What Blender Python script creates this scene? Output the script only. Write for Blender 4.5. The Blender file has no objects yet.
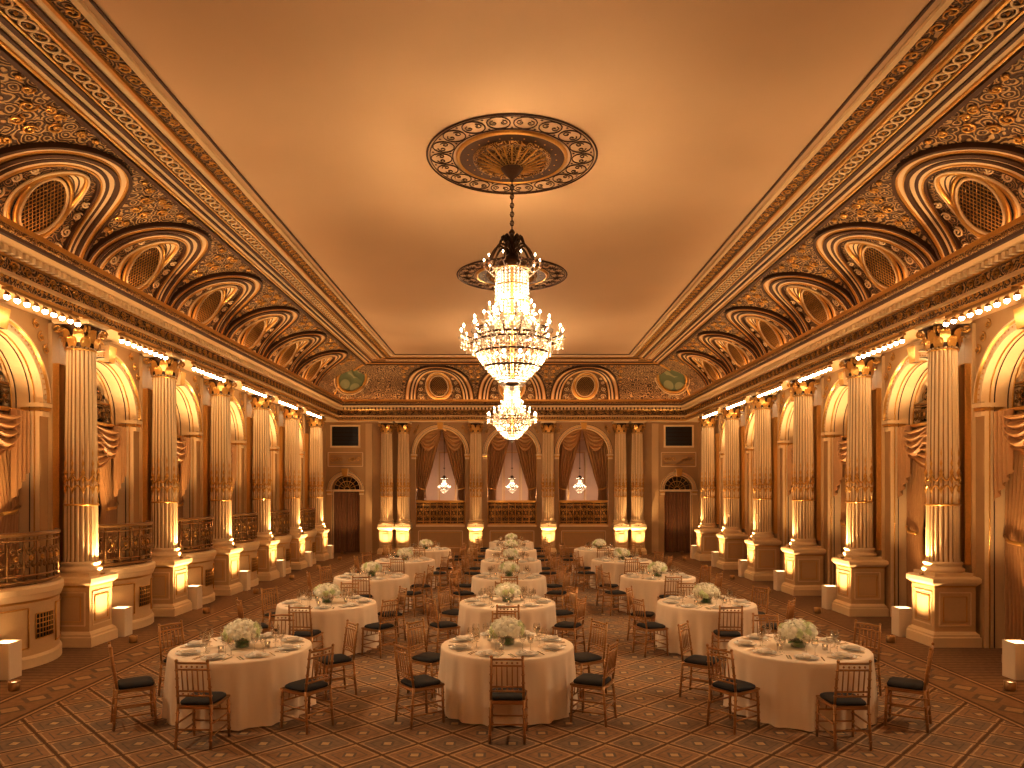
import bpy, math, random
from math import sin, cos, pi, sqrt, radians, atan2, floor
from mathutils import Vector, Matrix
random.seed(7)
scene = bpy.context.scene
COL = scene.collection

# ------------------------------------------------------------------ constants
H_CAM = 2.68
WX = 8.06; YE = 31.0; YB = -4.0
Y0 = 12.65; BAY = 3.03
ZC = 7.93; ZS = 6.45; CA = 2.70; CB = ZC - ZS; P_TOP = 3.09
CPX = 0.44
DEP = .55; BK = 1.25

# ------------------------------------------------------------------ materials
MATS = {}
def _new(name):
    m = bpy.data.materials.new(name); m.use_nodes = True
    nt = m.node_tree; bs = nt.nodes['Principled BSDF']
    MATS[name] = m
    return m, nt, bs
def c4(c): return (c[0], c[1], c[2], 1.0)
def simple(name, col, rough=0.5, metal=0.0, emis=None, es=0.0, bump=0.0, bscale=20, var=0.0, sheen=0):
    m, nt, bs = _new(name)
    bs.inputs['Base Color'].default_value = c4(col)
    bs.inputs['Roughness'].default_value = rough
    bs.inputs['Metallic'].default_value = metal
    if emis:
        bs.inputs['Emission Color'].default_value = c4(emis)
        bs.inputs['Emission Strength'].default_value = es
    if bump or var:
        tc = nt.nodes.new('ShaderNodeTexCoord'); nz = nt.nodes.new('ShaderNodeTexNoise')
        nz.inputs['Scale'].default_value = bscale; nz.inputs['Detail'].default_value = 4
        nt.links.new(tc.outputs['Object'], nz.inputs['Vector'])
        if bump:
            bp = nt.nodes.new('ShaderNodeBump'); bp.inputs['Strength'].default_value = bump
            bp.inputs['Distance'].default_value = 0.02
            nt.links.new(nz.outputs['Fac'], bp.inputs['Height']); nt.links.new(bp.outputs['Normal'], bs.inputs['Normal'])
        if var:
            mx = nt.nodes.new('ShaderNodeMix'); mx.data_type = 'RGBA'
            mx.inputs[6].default_value = c4([x*(1-var) for x in col]); mx.inputs[7].default_value = c4([min(1, x*(1+var)) for x in col])
            nt.links.new(nz.outputs['Fac'], mx.inputs[0]); nt.links.new(mx.outputs[2], bs.inputs['Base Color'])
    return m

class E:
    def __init__(s, nt, sock): s.nt = nt; s.s = sock
    def _op(s, op, o=None, o2=None, rev=False):
        n = s.nt.nodes.new('ShaderNodeMath'); n.operation = op
        a = [s] if o is None else ([o, s] if rev else [s, o])
        if o2 is not None: a.append(o2)
        for i, x in enumerate(a):
            if isinstance(x, E): s.nt.links.new(x.s, n.inputs[i])
            else: n.inputs[i].default_value = x
        return E(s.nt, n.outputs[0])
    def __add__(s, o): return s._op('ADD', o)
    def __sub__(s, o): return s._op('SUBTRACT', o)
    def __mul__(s, o): return s._op('MULTIPLY', o)
    def abs(s): return s._op('ABSOLUTE')
    def frac(s): return s._op('FRACT')
    def flr(s): return s._op('FLOOR')
    def sin(s): return s._op('SINE')
    def gt(s, o): return s._op('GREATER_THAN', o)
    def lt(s, o): return s._op('LESS_THAN', o)
    def mx(s, o): return s._op('MAXIMUM', o)
    def mn(s, o): return s._op('MINIMUM', o)

def mixc(nt, fac, a, b):
    n = nt.nodes.new('ShaderNodeMix'); n.data_type = 'RGBA'
    nt.links.new(fac.s, n.inputs[0])
    for i, x in ((6, a), (7, b)):
        if isinstance(x, (tuple, list)): n.inputs[i].default_value = c4(x)
        else: nt.links.new(x, n.inputs[i])
    return n.outputs[2]

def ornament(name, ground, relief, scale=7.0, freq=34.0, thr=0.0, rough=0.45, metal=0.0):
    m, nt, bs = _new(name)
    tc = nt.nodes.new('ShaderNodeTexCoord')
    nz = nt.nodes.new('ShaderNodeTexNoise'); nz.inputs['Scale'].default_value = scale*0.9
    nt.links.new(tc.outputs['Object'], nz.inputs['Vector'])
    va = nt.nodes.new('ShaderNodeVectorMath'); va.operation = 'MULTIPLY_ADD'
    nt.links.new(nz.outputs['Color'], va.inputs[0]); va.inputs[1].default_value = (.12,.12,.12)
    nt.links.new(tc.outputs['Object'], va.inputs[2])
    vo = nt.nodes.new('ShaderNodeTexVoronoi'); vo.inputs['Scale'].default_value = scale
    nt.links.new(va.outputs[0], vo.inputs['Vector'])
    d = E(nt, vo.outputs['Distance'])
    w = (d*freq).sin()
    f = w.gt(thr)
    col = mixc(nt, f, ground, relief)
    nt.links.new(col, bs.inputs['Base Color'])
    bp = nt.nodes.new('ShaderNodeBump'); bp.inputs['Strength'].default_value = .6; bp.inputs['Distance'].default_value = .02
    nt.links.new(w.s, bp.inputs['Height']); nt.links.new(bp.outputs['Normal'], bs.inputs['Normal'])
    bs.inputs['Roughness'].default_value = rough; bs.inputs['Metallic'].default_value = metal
    return m

simple('plaster_cream', (.64,.45,.24), .45, bump=.08, bscale=30, var=.06)
simple('plaster_ceiling', (.70,.51,.32), .8, var=.04, bscale=.8)
simple('plaster_light', (.80,.62,.38), .42, var=.05)
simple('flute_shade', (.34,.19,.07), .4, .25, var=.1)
simple('wall_tan', (.47,.30,.14), .5, var=.08, bscale=5)
simple('alcove_wall', (.70,.52,.40), .6, var=.08, bscale=3)
simple('gilt', (.70,.41,.12), .28, .7, var=.2, bscale=40)
simple('bronze_brown', (.075,.032,.012), .45, .25, var=.25, bscale=30)
simple('iron_bronze', (.33,.19,.07), .32, .65)
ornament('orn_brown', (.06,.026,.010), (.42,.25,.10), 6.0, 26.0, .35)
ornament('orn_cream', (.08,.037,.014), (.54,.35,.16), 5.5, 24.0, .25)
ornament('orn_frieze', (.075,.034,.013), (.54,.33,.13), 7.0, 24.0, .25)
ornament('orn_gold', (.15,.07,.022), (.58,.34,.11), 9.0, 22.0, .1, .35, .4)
simple('drape', (.46,.25,.10), .38, var=.12, bscale=9)
simple('drape_brown', (.24,.11,.045), .6, var=.2, bscale=6)
simple('glass_dark', (.05,.03,.018), .06, 0.0)
simple('black_void', (.01,.008,.006), .3)
simple('linen', (.86,.73,.57), .7, bump=.15, bscale=300, var=.03)
simple('porcelain', (.88,.84,.76), .2)
simple('napkin', (.88,.82,.72), .8)
simple('silver', (.75,.70,.62), .2, .9)
simple('chair_gold', (.44,.235,.085), .32, .4)
simple('cushion_black', (.012,.009,.008), .75)
simple('box_white', (.80,.68,.52), .7)
simple('bulb', (1,.9,.7), .5, emis=(1,.82,.56), es=24)
simple('bulb_track', (1,.9,.7), .5, emis=(1,.82,.55), es=45)
simple('led', (1,.8,.5), .5, emis=(1,.56,.25), es=12)  # glow for the added strip on the cornice
simple('flame', (1,.8,.5), .5, emis=(1,.65,.3), es=4)
simple('uplens', (1,.8,.5), .4, emis=(1,.70,.38), es=6)
simple('petal_white', (.92,.92,.80), .7)
simple('petal_green', (.64,.72,.42), .7)
simple('leaf_green', (.13,.24,.07), .6)
ornament('painting_green', (.15,.18,.09), (.32,.32,.17), 1.6, 9.0, 0)
ornament('lattice', (.07,.04,.025), (.22,.13,.065), 24.0, 9.0, .2)
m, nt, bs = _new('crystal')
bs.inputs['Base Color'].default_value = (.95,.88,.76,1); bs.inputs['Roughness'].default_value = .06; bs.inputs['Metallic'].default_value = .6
bs.inputs['Emission Color'].default_value = (1,.74,.44,1); bs.inputs['Emission Strength'].default_value = .16  # weak glow put into the crystal itself, standing in for lamplight sparkle
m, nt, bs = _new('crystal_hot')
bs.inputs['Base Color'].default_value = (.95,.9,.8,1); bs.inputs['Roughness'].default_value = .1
bs.inputs['Emission Color'].default_value = (1,.84,.60,1); bs.inputs['Emission Strength'].default_value = 1.9  # stronger glow put into some beads, which are no lamps themselves
m, nt, bs = _new('clear_glass')
tr = nt.nodes.new('ShaderNodeBsdfTransparent'); tr.inputs[0].default_value = (.97,.95,.92,1)
gl = nt.nodes.new('ShaderNodeBsdfGlossy'); gl.inputs['Roughness'].default_value = .05
ms = nt.nodes.new('ShaderNodeMixShader'); fr = nt.nodes.new('ShaderNodeLayerWeight'); fr.inputs['Blend'].default_value = .35
nt.links.new(fr.outputs['Facing'], ms.inputs[0]); nt.links.new(tr.outputs[0], ms.inputs[1]); nt.links.new(gl.outputs[0], ms.inputs[2])
nt.links.new(ms.outputs[0], nt.nodes['Material Output'].inputs['Surface'])
# carpet
m, nt, bs = _new('carpet')
tc = nt.nodes.new('ShaderNodeTexCoord'); sp = nt.nodes.new('ShaderNodeSeparateXYZ')
nt.links.new(tc.outputs['Object'], sp.inputs[0])
X = E(nt, sp.outputs[0]); Y = E(nt, sp.outputs[1])
pch = 0.66
u = (X+Y)*(1/pch); v = (X-Y)*(1/pch)
fu = (u.frac()-.5).abs(); fv = (v.frac()-.5).abs()
mxf = fu.mx(fv); mnf = fu.mn(fv)
line1 = mxf.gt(.465); line2 = mxf.gt(.41)*mxf.lt(.44); line3 = mxf.gt(.26)*mxf.lt(.29)
dot = (fu+fv).lt(.12); star = ((fu+fv).lt(.20))
corner = mnf.gt(.36)
chk = ((u.flr()+v.flr())*.5).frac().abs().gt(.25)
base = mixc(nt, chk, (.34,.205,.112), (.27,.185,.120))
c = mixc(nt, line2, base, (.56,.38,.21))
c = mixc(nt, line3, c, (.19,.14,.10))
c = mixc(nt, star, c, (.19,.145,.11))
c = mixc(nt, dot, c, (.55,.38,.20))
c = mixc(nt, corner, c, (.50,.33,.175))
c = mixc(nt, line1, c, (.15,.082,.042))
ax = X.abs()
bm = (ax*1.0).gt(5.75)
bu = (Y*(1/.5)).frac() - .5; bx = (ax-6.15)*(1/.5)
bd = bu.abs() + bx.abs()
bcol = mixc(nt, bd.lt(.42), (.31,.19,.105), (.20,.14,.095))
bcol = mixc(nt, bd.lt(.26), bcol, (.45,.30,.16))
bcol = mixc(nt, ((ax-6.15).abs()).gt(.28), bcol, (.15,.088,.05))
bcol = mixc(nt, ((ax-6.15).abs()).gt(.33), bcol, (.50,.33,.175))
bcol = mixc(nt, ((ax-6.15).abs()).gt(.37), bcol, (.15,.088,.05))
c = mixc(nt, bm, c, bcol)
om = ax.gt(6.56)
st = (Y*(1/.16)).frac().gt(.8)
ocol = mixc(nt, st, (.27,.165,.09), (.17,.10,.055))
c = mixc(nt, om, c, ocol)
nz = nt.nodes.new('ShaderNodeTexNoise'); nz.inputs['Scale'].default_value = 14; nz.inputs['Detail'].default_value = 6
nt.links.new(tc.outputs['Object'], nz.inputs['Vector'])
mm = nt.nodes.new('ShaderNodeMix'); mm.data_type = 'RGBA'; mm.blend_type = 'MULTIPLY'; mm.inputs[0].default_value = .6
rp = nt.nodes.new('ShaderNodeValToRGB'); rp.color_ramp.elements[0].position = .3; rp.color_ramp.elements[0].color = (.55,.55,.55,1); rp.color_ramp.elements[1].position = .7
nt.links.new(nz.outputs['Fac'], rp.inputs[0]); nt.links.new(c, mm.inputs[6]); nt.links.new(rp.outputs[0], mm.inputs[7])
nt.links.new(mm.outputs[2], bs.inputs['Base Color']); bs.inputs['Roughness'].default_value = .95
bs.inputs['Specular IOR Level'].default_value = .1

# ------------------------------------------------------------------ mesh builder
class MB:
    def __init__(s): s.v=[]; s.f=[]; s.mi=[]; s.sm=[]; s.slots=[]; s.xf=None
    def mt(s, n):
        if n not in s.slots: s.slots.append(n)
        return s.slots.index(n)
    def av(s, p):
        if s.xf: p = s.xf(p)
        s.v.append((p[0],p[1],p[2])); return len(s.v)-1
    def face(s, idx, mat, smooth=False):
        s.f.append(tuple(idx)); s.mi.append(s.mt(mat)); s.sm.append(smooth)
    def poly(s, pts, mat, smooth=False):
        s.face([s.av(p) for p in pts], mat, smooth)
    def grid(s, fn, nu, nv, mat, smooth=True, cu=False):
        ids = [[s.av(fn(i,j)) for j in range(nv)] for i in range(nu)]
        for i in range(nu if cu else nu-1):
            a = ids[i]; b = ids[(i+1) % nu]
            mm_ = mat(i) if callable(mat) else mat
            for j in range(nv-1): s.face((a[j], b[j], b[j+1], a[j+1]), mm_, smooth)
    def box(s, c, d, mat, rz=0.0):
        x,y,z = c; a,b,h = d[0]/2, d[1]/2, d[2]/2; cs, sn = cos(rz), sin(rz)
        ids=[]
        for dz in (-h,h):
            for dx,dy in ((-a,-b),(a,-b),(a,b),(-a,b)):
                ids.append(s.av((x+dx*cs-dy*sn, y+dx*sn+dy*cs, z+dz)))
        for f in ((3,2,1,0),(4,5,6,7),(0,1,5,4),(1,2,6,5),(2,3,7,6),(3,0,4,7)):
            s.face([ids[k] for k in f], mat)
    def lathe(s, prof, n, mat, c=(0,0,0), rf=None, smooth=True):
        def fn(i,j):
            a = 2*pi*i/n; r,z = prof[j]
            if rf: r *= rf(a,z)
            return (c[0]+r*cos(a), c[1]+r*sin(a), c[2]+z)
        s.grid(fn, n, len(prof), mat, smooth, True)
    def tube(s, pts, r, n, mat, closed=False, smooth=True):
        pts = [Vector(p) for p in pts]; N = len(pts); rows=[]
        for i,p in enumerate(pts):
            if closed: t = pts[(i+1)%N]-pts[i-1]
            else: t = pts[min(i+1,N-1)]-pts[max(i-1,0)]
            if t.length < 1e-9: t = Vector((0,0,1))
            t.normalize()
            ref = Vector((0,0,1)) if abs(t.z) < .9 else Vector((1,0,0))
            a = t.cross(ref).normalized(); b = t.cross(a)
            rr = r[i] if isinstance(r,(list,tuple)) else r
            rows.append([s.av(p + a*(rr*cos(2*pi*k/n)) + b*(rr*sin(2*pi*k/n))) for k in range(n)])
        for i in range(N if closed else N-1):
            A=rows[i]; B=rows[(i+1)%N]
            for k in range(n): s.face((A[k],A[(k+1)%n],B[(k+1)%n],B[k]), mat, smooth)
        if not closed:
            s.face(rows[0][::-1], mat); s.face(rows[-1], mat)
    def octa(s, c, r, h, mat):
        x,y,z=c
        t=s.av((x,y,z+h)); b=s.av((x,y,z-h)); m=[s.av((x+r*cos(k*pi/2),y+r*sin(k*pi/2),z)) for k in range(4)]
        for k in range(4):
            s.face((t,m[k],m[(k+1)%4]),mat); s.face((b,m[(k+1)%4],m[k]),mat)
    def sph(s, c, r, nu, nv, mat, sc=(1,1,1), jit=0):
        def fn(i,j):
            a=2*pi*i/nu; b=-pi/2+pi*j/(nv-1)
            return (c[0]+r*sc[0]*cos(b)*cos(a), c[1]+r*sc[1]*cos(b)*sin(a), c[2]+r*sc[2]*sin(b))
        s.grid(fn,nu,nv,mat,True,True)
    def mesh(s, name):
        me = bpy.data.meshes.new(name)
        me.from_pydata(s.v, [], s.f)
        for n in s.slots: me.materials.append(MATS[n])
        me.polygons.foreach_set('material_index', s.mi)
        me.polygons.foreach_set('use_smooth', s.sm)
        me.update()
        return me
    def build(s, name, mw=None):
        return put(s.mesh(name), name, mw)
def put(me, name, mw=None, parent=None):
    o = bpy.data.objects.new(name, me); COL.objects.link(o)
    if parent: o.parent = parent
    if mw is not None: o.matrix_world = mw
    return o

def FR(side, c):
    if side == 'R': return Matrix(((0,-1,0,WX),(1,0,0,c),(0,0,1,0),(0,0,0,1)))
    if side == 'L': return Matrix(((0,1,0,-WX),(-1,0,0,c),(0,0,1,0),(0,0,0,1)))
    return Matrix(((-1,0,0,c),(0,-1,0,YE),(0,0,1,0),(0,0,0,1)))
def xf_of(M): return lambda p: M @ Vector(p)
def lerp(a,b,t): return a+(b-a)*t

def scroll2(cx, cy, size, rot=0, flip=1, turns=1.4, n=18):
    out=[]
    for i in range(n):
        t=i/(n-1); a = rot + flip*2*pi*turns*t; r = size*(1-.88*t)
        out.append((cx + r*cos(a), cy + r*sin(a)))
    return out

# ------------------------------------------------------------------ cove maths
_tab=[]; _l=0; _N=400; _px,_pz = CA, 0
for i in range(_N+1):
    th=pi/2*i/_N; x=CA*cos(th); z=CB*sin(th)
    _l += sqrt((x-_px)**2+(z-_pz)**2); _px,_pz=x,z; _tab.append(_l)
LT=_tab[-1]
def th_of(l):
    l=max(0,min(LT,l)); lo,hi=0,_N
    while hi-lo>1:
        m_=(lo+hi)//2
        if _tab[m_]<=l: lo=m_
        else: hi=m_
    f=(l-_tab[lo])/max(1e-9,_tab[hi]-_tab[lo])
    return pi/2*(lo+f)/_N
def cove_pz(l, off=0.0):
    th=th_of(l); nx,nz=cos(th)/CA, sin(th)/CB; n=sqrt(nx*nx+nz*nz)
    return (P_TOP-CA*cos(th)+off*nx/n, ZS+CB*sin(th)-off*nz/n)
def cs(s,l,off=0.0):
    p,z=cove_pz(l,off); return (s,p,z)

def perim(p, z):
    return [(-(WX-p),YB,z),(-(WX-p),YE-p,z),((WX-p),YE-p,z),((WX-p),YB,z)]
def sweep(b, prof, mat, smooth=False):
    rows=[perim(p,z) for p,z in prof]
    b.grid(lambda i,j: rows[j][i], 4, len(prof), mat, smooth)
def along(step, p, half=0):
    y=YE-p-step*.75
    while y>5.0:
        yield FR('L',y); yield FR('R',y); y-=step
    n=int((2*(WX-p)-step)/step)
    for i in range(n): yield FR('E', (i-(n-1)/2)*step)

# ================================================================== ROOM SHELL
b=MB(); b.poly([(-WX-BK,YB,0),(WX+BK,YB,0),(WX+BK,YE+4,0),(-WX-BK,YE+4,0)],'carpet'); b.build('floor')
b=MB(); xi=WX-P_TOP
b.poly([(-xi,YB,ZC),(-xi,YE-P_TOP,ZC),(xi,YE-P_TOP,ZC),(xi,YB,ZC)],'plaster_ceiling')
b.build('ceiling')
b=MB(); b.poly([(-WX-BK,YB,0),(WX+BK,YB,0),(WX+BK,YB,ZC),(-WX-BK,YB,ZC)],'wall_tan'); b.build('wall_back')

def arch_wall(b, s0,s1,sc,r,sill,spring,H,depth,mat,mj,n=28):
    def q(a0,a1,z0,z1): b.poly([(a0,0,z0),(a1,0,z0),(a1,0,z1),(a0,0,z1)],mat)
    q(s0,sc-r,0,H); q(sc+r,s1,0,H)
    if sill>0: q(sc-r,sc+r,0,sill); b.poly([(sc-r,0,sill),(sc+r,0,sill),(sc+r,-depth,sill),(sc-r,-depth,sill)],mj)
    for i in range(n):
        a0=pi-pi*i/n; a1=pi-pi*(i+1)/n
        p0=(sc+r*cos(a0),spring+r*sin(a0)); p1=(sc+r*cos(a1),spring+r*sin(a1))
        b.poly([(p0[0],0,p0[1]),(p1[0],0,p1[1]),(p1[0],0,H),(p0[0],0,H)],mat)
    path=[(sc-r,sill),(sc-r,spring)]+[(sc-r*cos(pi*i/n),spring+r*sin(pi*i/n)) for i in range(1,n)]+[(sc+r,spring),(sc+r,sill)]
    b.grid(lambda i,j:(path[i][0],-depth*j,path[i][1]),len(path),2,mj,False)
    for dd,mt,t in ((.08,'gilt',.014),(.16,'bronze_brown',.010),(depth-.16,'bronze_brown',.010),(depth-.08,'gilt',.014)):
        b.tube([(sc+(x-sc)*.988,-dd,spring+(z-spring)*.988 if z>spring else z) for x,z in path],t,4,mt)
def archivolt(b, sc,r,spring,n=32,k=1.0):
    prof=[(r,0),(r,.06),(r+.04*k,.06),(r+.055*k,.03),(r+.13*k,.045),(r+.15*k,.085),(r+.18*k,.085),(r+.20*k,.06),(r+.21*k,0)]
    mats=['plaster_light','plaster_light','bronze_brown','plaster_light','gilt','plaster_light','bronze_brown','plaster_light']
    for j in range(len(prof)-1):
        b.grid(lambda i,jj:(sc-prof[j+jj][0]*cos(pi*i/n),prof[j+jj][1],spring+prof[j+jj][0]*sin(pi*i/n)),n+1,2,mats[j],True)
    for i in range(40):
        a=pi*(i+.5)/40; b.octa((sc-(r+.09*k)*cos(a),.05,spring+(r+.09*k)*sin(a)),.018,.018,'gilt')
    for sg in (-1,1):
        x=sc+sg*(r+.08)
        b.box((x,-.12,spring-.05),(.24,.42,.07),'plaster_light'); b.box((x,-.12,spring-.12),(.20,.38,.05),'gilt'); b.box((x,-.12,spring-.2),(.19,.36,.08),'plaster_light')
    zt=spring+r
    zk=min(zt+.28,5.64)
    b.poly([(sc-.1,.13,zt-.04),(sc+.1,.13,zt-.04),(sc+.14,.16,zk),(sc-.14,.16,zk)],'gilt')
    b.poly([(sc-.1,0,zt-.04),(sc-.1,.13,zt-.04),(sc-.14,.16,zk),(sc-.14,0,zk)],'plaster_light')
    b.poly([(sc+.1,0,zt-.04),(sc+.1,.13,zt-.04),(sc+.14,.16,zk),(sc+.14,0,zk)],'plaster_light')
    b.poly([(sc-.1,0,zt-.04),(sc+.1,0,zt-.04),(sc+.1,.13,zt-.04),(sc-.1,.13,zt-.04)],'bronze_brown')
def frame_rect(b,s0,s1,z0,z1,w=.035,p=.02,mat='plaster_light'):
    for q in (0,1):
        o=q*.07; m_=mat if q==0 else 'gilt'; ww=w if q==0 else w*.5
        if s1-s0-2*o<.02: continue
        b.box(((s0+s1)/2,p/2,z0+o),(s1-s0-2*o,p*1.6,ww),m_); b.box(((s0+s1)/2,p/2,z1-o),(s1-s0-2*o,p*1.6,ww),m_)
        b.box((s0+o,p/2,(z0+z1)/2),(ww,p*1.6,z1-z0-2*o),m_); b.box((s1-o,p/2,(z0+z1)/2),(ww,p*1.6,z1-z0-2*o),m_)

R_S=1.06; SPR=4.20; KMIN=-3; KMAX=5
baysY=[Y0+BAY*(k+.5) for k in range(KMIN,KMAX)]
for side,nm,sill in (('L','wall_left',1.25),('R','wall_right',0.0)):
    b=MB()
    for yc in baysY:
        b.xf=xf_of(FR(side,yc))
        arch_wall(b,-BAY/2,BAY/2,0,R_S,sill,SPR,ZS,DEP,'wall_tan','plaster_light')
        archivolt(b,0,R_S,SPR)
        for sg in (-1,1):
            for q in range(3):
                sc_=scroll2(sg*(1.20-.13*q),5.12+.19*q,.09,pi/2,sg,1.3,12)
                b.tube([(x,.03,z) for x,z in sc_],.016,4,'gilt')
            b.box((sg*1.40,.03,2.8),(.22,.06,5.6),'plaster_cream')
            frame_rect(b,sg*1.40-.07,sg*1.40+.07,1.4,4.9,.012,.13,'gilt')
    b.xf=None
    sg=1 if side=='R' else -1
    X_=sg*WX
    b.poly([(X_,YB,0),(X_,baysY[0]-BAY/2,0),(X_,baysY[0]-BAY/2,ZS),(X_,YB,ZS)],'wall_tan')
    yl=baysY[-1]+BAY/2
    b.poly([(X_,yl,0),(X_,YE,0),(X_,YE,ZS),(X_,yl,ZS)],'wall_tan')
    b.xf=xf_of(FR(side,(yl+YE)/2+.2)); frame_rect(b,-.75,.75,1.2,5.2); frame_rect(b,-.75,.75,.25,1.0)
    b.xf=None
    xb=sg*(WX+BK)
    b.poly([(xb,YB,0),(xb,YE,0),(xb,YE,6.2),(xb,YB,6.2)],'alcove_wall')
    b.poly([(X_,YB,6.2),(X_,YE,6.2),(xb,YE,6.2),(xb,YB,6.2)],'alcove_wall')
    if side=='L': b.poly([(X_-.4*1,YB,1.24),(X_-.4,YE,1.24),(xb,YE,1.24),(xb,YB,1.24)],'carpet')
    b.poly([(X_,YE,0),(xb,YE,0),(xb,YE,6.2),(X_,YE,6.2)],'alcove_wall')
    for yc in baysY:
        for q in (-1,1):
            y=yc+q*(BAY/2-.06); b.poly([(X_+sg*DEP,y,0),(xb,y,0),(xb,y,6.2),(X_+sg*DEP,y,6.2)],'alcove_wall')
    b.build(nm)

b=MB(); b.xf=xf_of(FR('E',0))
SE=4.3; RE=1.08; SILL=1.13
DX=7.22; DR=.62
for sc_ in (-3.1,0,3.1): 
    arch_wall(b,sc_-1.55,sc_+1.55,sc_,RE,SILL,SE,ZS,.45,'wall_tan','plaster_light'); archivolt(b,sc_,RE,SE)
    frame_rect(b,sc_-.95,sc_+.95,.22,.95)
    for sg in (-1,1):
        for q in range(2): b.tube([(x,.03,z) for x,z in scroll2(sc_+sg*(1.12-.12*q),5.25+.19*q,.09,pi/2,sg,1.3,12)],.02,4,'gilt')
for sg in (-1,1):
    a0,a1=sorted((sg*4.65,sg*6.0)); b.poly([(a0,0,0),(a1,0,0),(a1,0,ZS),(a0,0,ZS)],'wall_tan')
    a0,a1=sorted((sg*6.0,sg*WX)); arch_wall(b,a0,a1,sg*DX,DR,0,2.75,ZS,.45,'wall_tan','plaster_light'); archivolt(b,sg*DX,DR,2.75,k=.8)
    frame_rect(b,sg*DX-.75,sg*DX+.75,3.75,4.35)
    for q in range(3):
        for s2 in (-1,1):
            b.tube([(x,.03,z) for x,z in scroll2(sg*DX+s2*(.2+.18*q),4.05,.1,pi/2*q,s2,1.3,12)],.016,4,'gilt')
    b.box((sg*6.20,.03,2.8),(.28,.06,5.6),'plaster_cream')
b.build('wall_end')
b=MB(); b.xf=xf_of(FR('E',0))
b.poly([(-5,-3.4,SILL),(5,-3.4,SILL),(5,-3.4,5.7),(-5,-3.4,5.7)],'alcove_wall')
b.poly([(-5,-.45,5.7),(5,-.45,5.7),(5,-3.4,5.7),(-5,-3.4,5.7)],'alcove_wall')
b.poly([(-5,-.45,SILL),(5,-.45,SILL),(5,-3.4,SILL),(-5,-3.4,SILL)],'carpet')
for sx in (-5,-1.55,1.55,5): b.poly([(sx,-.45,SILL),(sx,-3.4,SILL),(sx,-3.4,5.7),(sx,-.45,5.7)],'alcove_wall')
for sc_ in (-3.1,0,3.1):
    b.xf=xf_of(FR('E',0)@Matrix.Translation((sc_,-3.38,0))); frame_rect(b,-1.2,1.2,1.6,5.2)
    frame_rect(b,-.45,.45,1.7,4.6,.05,.03)
    b.box((0,.03,1.85),(.8,.05,.5),'drape_brown')
b.build('wall_alcove')

b=MB()
sweep(b,[(0,5.66),(.68,5.66)],'plaster_cream')
sweep(b,[(.68,5.66),(.68,5.71)],'gilt')
sweep(b,[(.68,5.71),(.705,5.71),(.705,5.82)],'orn_frieze')
sweep(b,[(.705,5.82),(.75,5.84),(.75,5.88),(.66,5.90)],'plaster_cream')
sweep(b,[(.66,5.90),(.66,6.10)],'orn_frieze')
sweep(b,[(.66,6.10),(.70,6.10),(.72,6.13)],'gilt')
sweep(b,[(.70,6.12),(.70,6.22)],'bronze_brown')
sweep(b,[(.70,6.22),(.86,6.23),(.90,6.28)],'plaster_cream')
sweep(b,[(.90,6.28),(.93,6.30),(.95,6.34)],'bronze_brown')
sweep(b,[(.95,6.34),(.98,6.36),(.98,6.42)],'orn_gold')
sweep(b,[(.98,6.42),(.94,6.45),(.94,6.53),(.9,6.53)],'gilt')
sweep(b,[(.9,6.53),(.9,6.45),(.3,6.45)],'plaster_cream')
for M in along(.15,.7):
    b.xf=xf_of(M); b.box((0,.76,6.165),(.08,.12,.09),'plaster_light')
for M in along(.30,.66):
    b.xf=xf_of(M)
    b.tube([(x,.675,z) for x,z in scroll2(0,6.0,.085,0,1,1.5,12)],.018,4,'gilt')
for M in along(.11,.75):
    b.xf=xf_of(M); b.octa((0,.74,5.78),.03,.035,'gilt')
b.xf=None
b.build('trim_1')

b=MB()
def cband(l0,l1,off,mat,n=6):
    pr=[cove_pz(l0,0)]+[cove_pz(lerp(l0,l1,i/n),off) for i in range(n+1)]+[cove_pz(l1,0)]
    sweep(b,pr,mat,False)
cband(2.36,LT,.015,'plaster_light',16)
cband(2.34,2.41,.07,'bronze_brown')
cband(2.44,2.47,.05,'gilt')
cband(2.56,2.60,.05,'bronze_brown')
cband(2.70,2.77,.06,'bronze_brown')
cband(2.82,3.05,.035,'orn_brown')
cband(2.79,2.82,.06,'gilt'); cband(3.05,3.09,.06,'gilt')
cband(3.15,3.21,.05,'bronze_brown')
sweep(b,[(P_TOP-.02,ZC),(P_TOP-.02,ZC-.05),(P_TOP+.05,ZC-.07),(P_TOP+.05,ZC-.03)],'gilt')
sweep(b,[(P_TOP+.05,ZC-.03),(P_TOP+.30,ZC-.03)],'orn_brown')
sweep(b,[(P_TOP+.30,ZC-.03),(P_TOP+.30,ZC-.07),(P_TOP+.36,ZC-.05),(P_TOP+.36,ZC)],'plaster_light')
sweep(b,[(P_TOP+.46,ZC),(P_TOP+.46,ZC-.025),(P_TOP+.49,ZC-.025),(P_TOP+.49,ZC)],'bronze_brown')
for M in along(.20,P_TOP-.2):
    b.xf=xf_of(M)
    b.tube([cs(.095*cos(2*pi*k/10),2.935+.085*sin(2*pi*k/10),.05) for k in range(10)],.016,4,'plaster_light',True)
    b.octa(cs(0,2.935,.05),.03,.03,'gilt')
for M in along(.26,P_TOP+.17):
    b.xf=xf_of(M)
    b.tube([(x,P_TOP+.175+z,ZC-.04) for x,z in scroll2(0,0,.1,0,1,1.4,12)],.014,4,'gilt')
b.xf=None
b.build('trim_2')

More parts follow.
